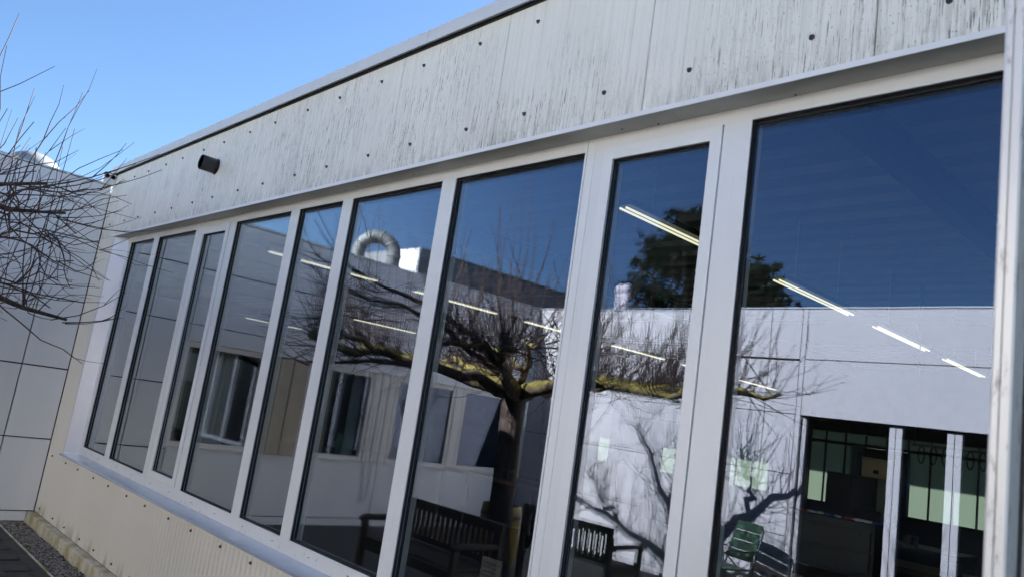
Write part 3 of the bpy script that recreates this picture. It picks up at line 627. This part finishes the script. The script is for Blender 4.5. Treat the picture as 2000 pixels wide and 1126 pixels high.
def workbench(x, y, L_, label, top='wood_top'):
    t = thing('workbench', (x, y, -.87), label, 'workbench', 'workbenches in the workshop')
    box('bench_top', top, t, x - L_ / 2, x + L_ / 2, y - .36, y + .36, -.02, .035)
    for sx in (-1, 1):
        for sy in (-1, 1): box('leg', 'steel_beam', t, x + sx * (L_ / 2 - .08) - .03, x + sx * (L_ / 2 - .08) + .03, y + sy * .28 - .03, y + sy * .28 + .03, -.87, -.0205)
    box('shelf', 'steel_beam', t, x - L_ / 2 + .12, x + L_ / 2 - .12, y - .25, y + .25, -.62, -.59)
    v_ = MB().box(x + L_ / 4 - .07, x + L_ / 4 + .07, y - .42, y - .30, .036, .18).box(x + L_ / 4 - .045, x + L_ / 4 + .045, y - .52, y - .421, .07, .18).build('vice', 'machine_grey', t)
workbench(7.2, 4.2, 1.8, 'wood-topped workbench behind the largest pane, nearest to the glass')
workbench(6.6, 6.6, 2.2, 'long wood-topped workbench in the middle of the workshop')
workbench(5.2, 9.4, 2.4, 'dark workbench below the green glazing, right of the door', 'steel_beam')
workbench(.8, 6.0, 2.2, 'workbench in the left half of the workshop')
def cabinet(x, y, label):
    t = thing('tool_cabinet', (x, y, -.87), label, 'tool cabinet')
    box('body', 'machine_grey', t, x - .42, x + .42, y - .24, y + .28, -.78, .47)
    for i in range(6):
        d = box('drawer', 'steel_beam', t, x - .39, x + .39, y - .262, y - .241, -.74 + i * .195, -.57 + i * .195); box('handle', 'brown_steel', d, x - .30, x + .30, y - .275, y - .263, -.605 + i * .195, -.592 + i * .195)
    for sx in (-.34, .34): MB().tube([(x + sx - .02, y, -.825), (x + sx + .02, y, -.825)], .045, 12).build('castor', 'gasket_black', t)
    rr_ = random.Random(3)
    for i in range(9):
        xx = x - .36 + i * .09; m = ('tool_red', 'tool_white', 'tool_white', 'tool_blue', 'tool_white')[i % 5]; a = rr_.uniform(-.5, .5); l_ = rr_.uniform(.08, .2)
        q = MB(); q.tube([(xx, y - .1, .485), (xx + l_ * .6, y - .1 + a * .2, .485)], [.014, .010], 6); q.tube([(xx - .02, y - .1 - a * .02, .485), (xx, y - .1, .485)], [.006, .006], 6)
        tag(q.build('hand_tool', m), 'small hand tool lying on the tool cabinet, number %s along its top' % ('one two three four five six seven eight nine'.split()[i]), 'tool', 'hand tools on the cabinet')
cabinet(6.5, 5.1, 'dark grey drawer cabinet with hand tools on top behind the largest pane')
t = thing('hose_rack', (7.35, 6.0, 1.0), 'row of black coiled hoses hanging from a rail behind the largest pane', 'hose rack')
box('rail', 'steel_beam', t, 6.8, 7.9, 5.97, 6.0, 1.262, 1.29)
for i in range(9):
    xx = 6.9 + i * .11; MB().tube([(xx, 5.96 + .012 * math.sin(a), 1.18 + .085 * math.cos(a)) if False else (xx + .03 * math.sin(a), 5.955, 1.185 + .085 * math.cos(a)) for a in [2 * math.pi * k / 16 for k in range(17)]], .008, 6).build('coil', 'gasket_black', t)
for xx in (6.82, 7.88): MB().tube([(xx, 5.985, 1.29), (xx, 5.985, 2.93)], .006, 5).build('hanger', 'steel_beam', t)
t = thing('bench_monitor', (5.05, 9.4, .035), 'small dark monitor standing on the rear workbench below the green glazing', 'monitor')
box('screen', 'gasket_black', t, 4.85, 5.25, 9.38, 9.41, .12, .40); box('stand', 'gasket_black', t, 5.02, 5.08, 9.385, 9.405, .036, .119); box('foot', 'gasket_black', t, 4.95, 5.15, 9.33, 9.47, .0355, .046)
t = thing('partition_cabinet', (3.9, 11.2, -.87), 'tall dark cabinet standing in front of the cream door', 'cabinet')
box('body', 'machine_grey', t, 3.75, 4.6, 10.9, 11.4, -.86, .86)
for s in (0, 1): d = box('cabinet_door', 'steel_beam', t, 3.77 + s * .41, 4.165 + s * .41, 10.88, 10.899, -.84, .84); box('handle', 'tool_white', d, 4.12 + s * .08, 4.14 + s * .08, 10.86, 10.879, -.05, .1)
t = thing('notice_stand', (6.08, 1.02, -.87), 'printed paper notice on a thin stand just inside the glass', 'notice')
box('post', 'steel_beam', t, 6.07, 6.09, 1.025, 1.045, -.86, .04); box('sheet', 'paper', t, 5.985, 6.175, 1.012, 1.02, -.18, .05); box('foot', 'steel_beam', t, 5.95, 6.21, .93, 1.14, -.868, -.858)
for i in range(7): box('text_line', 'steel_beam', t, 6.005, 6.155 - (i % 3) * .02, 1.0105, 1.0118, .02 - i * .026 - .008, .02 - i * .026)
# ------------------------------------------------------------------ pollarded tree in the courtyard
rt_ = random.Random(21)
T = thing('pollarded_tree', (2.95, YM - 4.0, -.9), 'bare pollarded tree with mossy spreading limbs and upright shoots', 'tree')
tx, ty = 2.95, YM - 4.0
tr = MB(); tr.tube([(tx + .06, ty, -.98), (tx + .05, ty, -.85), (tx + .03, ty + .01, -.5), (tx + .02, ty, .1), (tx - .01, ty, .7), (tx - .02, ty, 1.05), (tx - .02, ty, 1.25), (tx, ty, 1.38)], [.24, .19, .155, .142, .138, .145, .155, .10], 16); tr.build('trunk', 'bark_trunk', T)
tw = MB()
def jit(v, a): return Vector(v) + Vector((rt_.gauss(0, a), rt_.gauss(0, a), rt_.gauss(0, a)))
def resample(P, n):
    P = [Vector(p) for p in P]; L_ = [0]
    for a, b in zip(P, P[1:]): L_.append(L_[-1] + (b - a).length)
    out = []
    for i in range(n):
        s = L_[-1] * i / (n - 1); k = 0
        while k < len(P) - 2 and L_[k + 1] < s: k += 1
        u = (s - L_[k]) / max(1e-6, L_[k + 1] - L_[k]); out.append(P[k].lerp(P[k + 1], u))
    return out
def shoot(p, d, L_, r, upb=.5, kink=.20, fork=.35):
    n = max(3, int(L_ / .16)); P = [Vector(p)]; d = Vector(d).normalized()
    for i in range(n):
        d = (d + Vector((rt_.gauss(0, kink), rt_.gauss(0, kink), rt_.gauss(0, kink) + upb * .35))).normalized(); P.append(P[-1] + d * L_ / n)
    tw.tube(P, [r * (1 - .6 * i / n) for i in range(n + 1)], 4, cap=False)
    if L_ > .35 and rt_.random() < fork:
        k = rt_.randint(1, n - 1); shoot(P[k], d + Vector((rt_.gauss(0, .6), rt_.gauss(0, .6), .2)), L_ * rt_.uniform(.3, .55), r * .65, upb, kink, 0)
def limb(P, r0, r1, nsh, lsh=(.35, 1.0), side=10, mat='bark_moss'):
    P = resample(P, 10); P = [p if i in (0,) else jit(p, .035) for i, p in enumerate(P)]
    R = [r0 + (r1 - r0) * (i / 9) ** .8 for i in range(10)]; R = [q * rt_.uniform(.9, 1.14) for q in R]
    MB().tube(P, R, 8).build('limb', mat, T)
    for i in range(nsh):
        u = .18 + .82 * rt_.random() ** .8; f = u * 9; k = min(8, int(f)); p = P[k].lerp(P[k + 1], f - k); ax = (P[k + 1] - P[k]).normalized()
        a = rt_.gauss(0, .9); lat = ax.cross(Vector((0, 0, 1))).normalized()
        d = lat * math.sin(a) + Vector((0, 0, 1)) * math.cos(a) * .9 + ax * rt_.uniform(0, .55)
        shoot(p, d, rt_.uniform(*lsh), rt_.uniform(.0035, .0062), .55)
    for i in range(side):
        u = .3 + .7 * rt_.random(); f = u * 9; k = min(8, int(f)); p = P[k].lerp(P[k + 1], f - k); ax = (P[k + 1] - P[k]).normalized(); lat = ax.cross(Vector((0, 0, 1))).normalized() * rt_.choice((-1, 1))
        shoot(p, lat * rt_.uniform(.5, 1) + ax * rt_.uniform(.3, 1) + Vector((0, 0, rt_.uniform(-.5, .05))), rt_.uniform(.4, 1.0), rt_.uniform(.0035, .0065), .22, .16, .9)
    return P
hub = (tx, ty, 1.22)
def sub(P, k, end, r0, nsh, **kw):
    a = P[k]; e = Vector(end); m = a.lerp(e, .5) + Vector((rt_.gauss(0, .08), rt_.gauss(0, .08), rt_.uniform(-.05, .1))); return limb([a, m, e], r0, .016, nsh, **kw)
# limbs that reach towards the facade (their tips are what shows at the left edge of the picture)
Lc = limb([hub, (3.05, -2.7, 1.36), (3.18, -1.9, 1.30), (3.2, -1.44, 1.22), (3.2, -.99, 1.14)], .085, .011, 14, side=17, lsh=(.2, .6), mat='bark_trunk')
shoot((3.2, -1.02, 1.145), (0, 1, .02), .42, .007, .25, .10, 1); shoot((3.2, -1.0, 1.14), (.2, 1, .1), .40, .006, .4, .10, 1); shoot((3.2, -1.1, 1.15), (-.1, 1, .4), .6, .006, .3, .10, 1)
La = limb([hub, (2.95, -3.2, 1.75), (3.1, -2.4, 1.95), (3.2, -1.62, 2.02), (3.2, -1.36, 2.11)], .065, .010, 8, side=13, lsh=(.2, .6), mat='bark_trunk')
shoot((3.2, -1.36, 2.11), (0, 1, .35), .85, .007, .35, .07, .5); shoot((3.2, -1.45, 2.08), (.0, .9, .12), .8, .007, .3, .08, 1); shoot((3.2, -1.5, 2.07), (.1, -.05, 1), .95, .007, .3, .14, 1); shoot((3.2, -1.6, 2.05), (.1, .1, 1), .8, .006, .3, .14, 1)
Lb = limb([hub, (3.0, -3.1, 1.6), (3.15, -2.3, 1.86), (3.2, -1.6, 1.91), (3.2, -1.22, 1.90)], .05, .009, 7, side=14, lsh=(.2, .55), mat='bark_trunk')
shoot((3.2, -1.22, 1.90), (0, 1, .05), .55, .006, .3, .08, 1); shoot((3.2, -1.25, 1.90), (0, 1, .2), .5, .006, .4, .08, 1)
for k in range(6):
    P = (Lc, La, Lb)[k % 3]; a = P[rt_.randint(5, 7)]; e = Vector((rt_.uniform(2.7, 3.7), rt_.uniform(-1.25, -.95), a.z + rt_.uniform(-.25, .35)))
    limb([a, a.lerp(e, .5) + Vector((0, 0, rt_.uniform(-.1, .02))), e], .010, .004, 3, lsh=(.15, .4), side=8, mat='twig_brown')
for k in range(7): shoot((3.15 + rt_.uniform(-.2, .2), -1.75 + rt_.uniform(-.3, .2), 1.3 + k * .11), (rt_.gauss(0, .3), 1, rt_.uniform(0, .5)), rt_.uniform(.6, 1.0), .006, .35, .12, 1)
# limbs to all the other sides
Ld = limb([hub, (4.0, ty + .35, 1.42), (5.0, ty + .55, 1.38), (6.1, ty + .75, 1.42)], .10, .025, 95, side=18)
sub(Ld, 4, (5.4, ty + 1.6, 1.55), .05, 57); sub(Ld, 5, (5.9, ty - .3, 1.5), .045, 51); sub(Ld, 3, (4.8, ty - .6, 1.6), .05, 51); sub(Ld, 6, (6.6, ty + .4, 1.45), .03, 40)
Le = limb([hub, (3.7, ty + .9, 1.45), (4.3, ty + 1.5, 1.50), (4.9, ty + 1.95, 1.5)], .10, .025, 85, side=16); sub(Le, 5, (3.9, ty + 2.1, 1.55), .05, 57)
Lf = limb([hub, (2.3, ty + .8, 1.42), (1.7, ty + 1.4, 1.5), (1.0, ty + 1.7, 1.55)], .105, .035, 75, side=16); sub(Lf, 5, (1.8, ty + 2.2, 1.55), .05, 68); sub(Lf, 6, (.7, ty + .9, 1.6), .04, 51)
Lg = limb([hub, (2.0, ty - .1, 1.5), (1.3, ty - .3, 1.6), (.7, ty - .5, 1.6)], .10, .03, 60, side=14); sub(Lg, 4, (1.2, ty - 1.1, 1.65), .05, 57)
Lh = limb([hub, (2.7, ty - .9, 1.45), (2.5, ty - 1.7, 1.6), (2.3, ty - 2.3, 1.65)], .11, .03, 50, side=14); sub(Lh, 4, (3.2, ty - 2.1, 1.6), .05, 57)
Li = limb([hub, (3.6, ty - .7, 1.5), (4.2, ty - 1.2, 1.6), (4.8, ty - 1.6, 1.65)], .11, .03, 60, side=14); sub(Li, 5, (4.0, ty - 2.0, 1.65), .05, 57)
Lj = limb([hub, (3.2, ty + .15, 1.50), (3.5, ty + .45, 1.72), (4.1, ty + .8, 1.80)], .06, .014, 40, lsh=(.5, 1.2), side=6); sub(Lj, 3, (2.4, ty + .6, 1.75), .04, 34, lsh=(.5, 1.3))
for P in (Lc, Ld, Le, Lf, Lg):
    for i in range(12):
        p = P[rt_.randint(2, 8)]; shoot(p, (rt_.gauss(0, .18), rt_.gauss(0, .18), 1), rt_.uniform(1.1, 1.9), .006, .5, .08, .3)
tag(tw.build('twigs', 'twig_brown', T), kind='stuff')
# ------------------------------------------------------------------ pines beyond the opposite building
def pine(x, y, h, rad, seed, label):
    r = random.Random(seed); t = thing('pine_tree', (x, y, -1.0), label, 'tree', 'pine trees beyond the opposite building')
    MB().tube([(x, y, -1.0), (x + .1, y, h * .3), (x - .1, y, h * .65), (x, y, h - .6)], [.32, .26, .17, .04], 10).build('trunk', 'pine_bark', t)
    br = MB(); nd = MB()
    for i in range(95):
        u = r.random() ** .8; z = h * (.30 + .68 * u); L_ = rad * (1 - .66 * u ** 2.6) * r.uniform(.65, 1.12); a = r.uniform(0, 6.28)
        d = Vector((math.cos(a), math.sin(a), r.uniform(.0, .35))); p0 = Vector((x, y, z)); p1 = p0 + d * L_
        br.tube([p0, p0.lerp(p1, .5) + Vector((0, 0, -.1)), p1], [.06, .04, .012], 4, cap=False)
        for c in range(int(12 + L_ * 11)):
            q = p0.lerp(p1, r.uniform(.25, 1.05)) + Vector((r.gauss(0, .24), r.gauss(0, .24), r.gauss(.05, .16))); s_ = r.uniform(.18, .40)
            for k in range(9):
                e = Vector((r.gauss(0, 1), r.gauss(0, 1), r.gauss(.35, .8))).normalized(); o = e.orthogonal().normalized() * s_ * .13
                o = o * 1.5; nd.add([q - o, q + o, q + e * s_ + o * .3, q + e * s_ - o * .3], [(0, 1, 2, 3)])
    br.build('branches', 'pine_bark', t); tag(nd.build('crown', 'pine_needles', t), kind='stuff')
pine(-12.6, -30, 12.5, 3.9, 5, 'tall dark pine rising above the opposite roof, seen reflected')
pine(-8.9, -29.5, 9.6, 2.2, 8, 'smaller pine right of the tall one above the opposite roof, seen reflected')
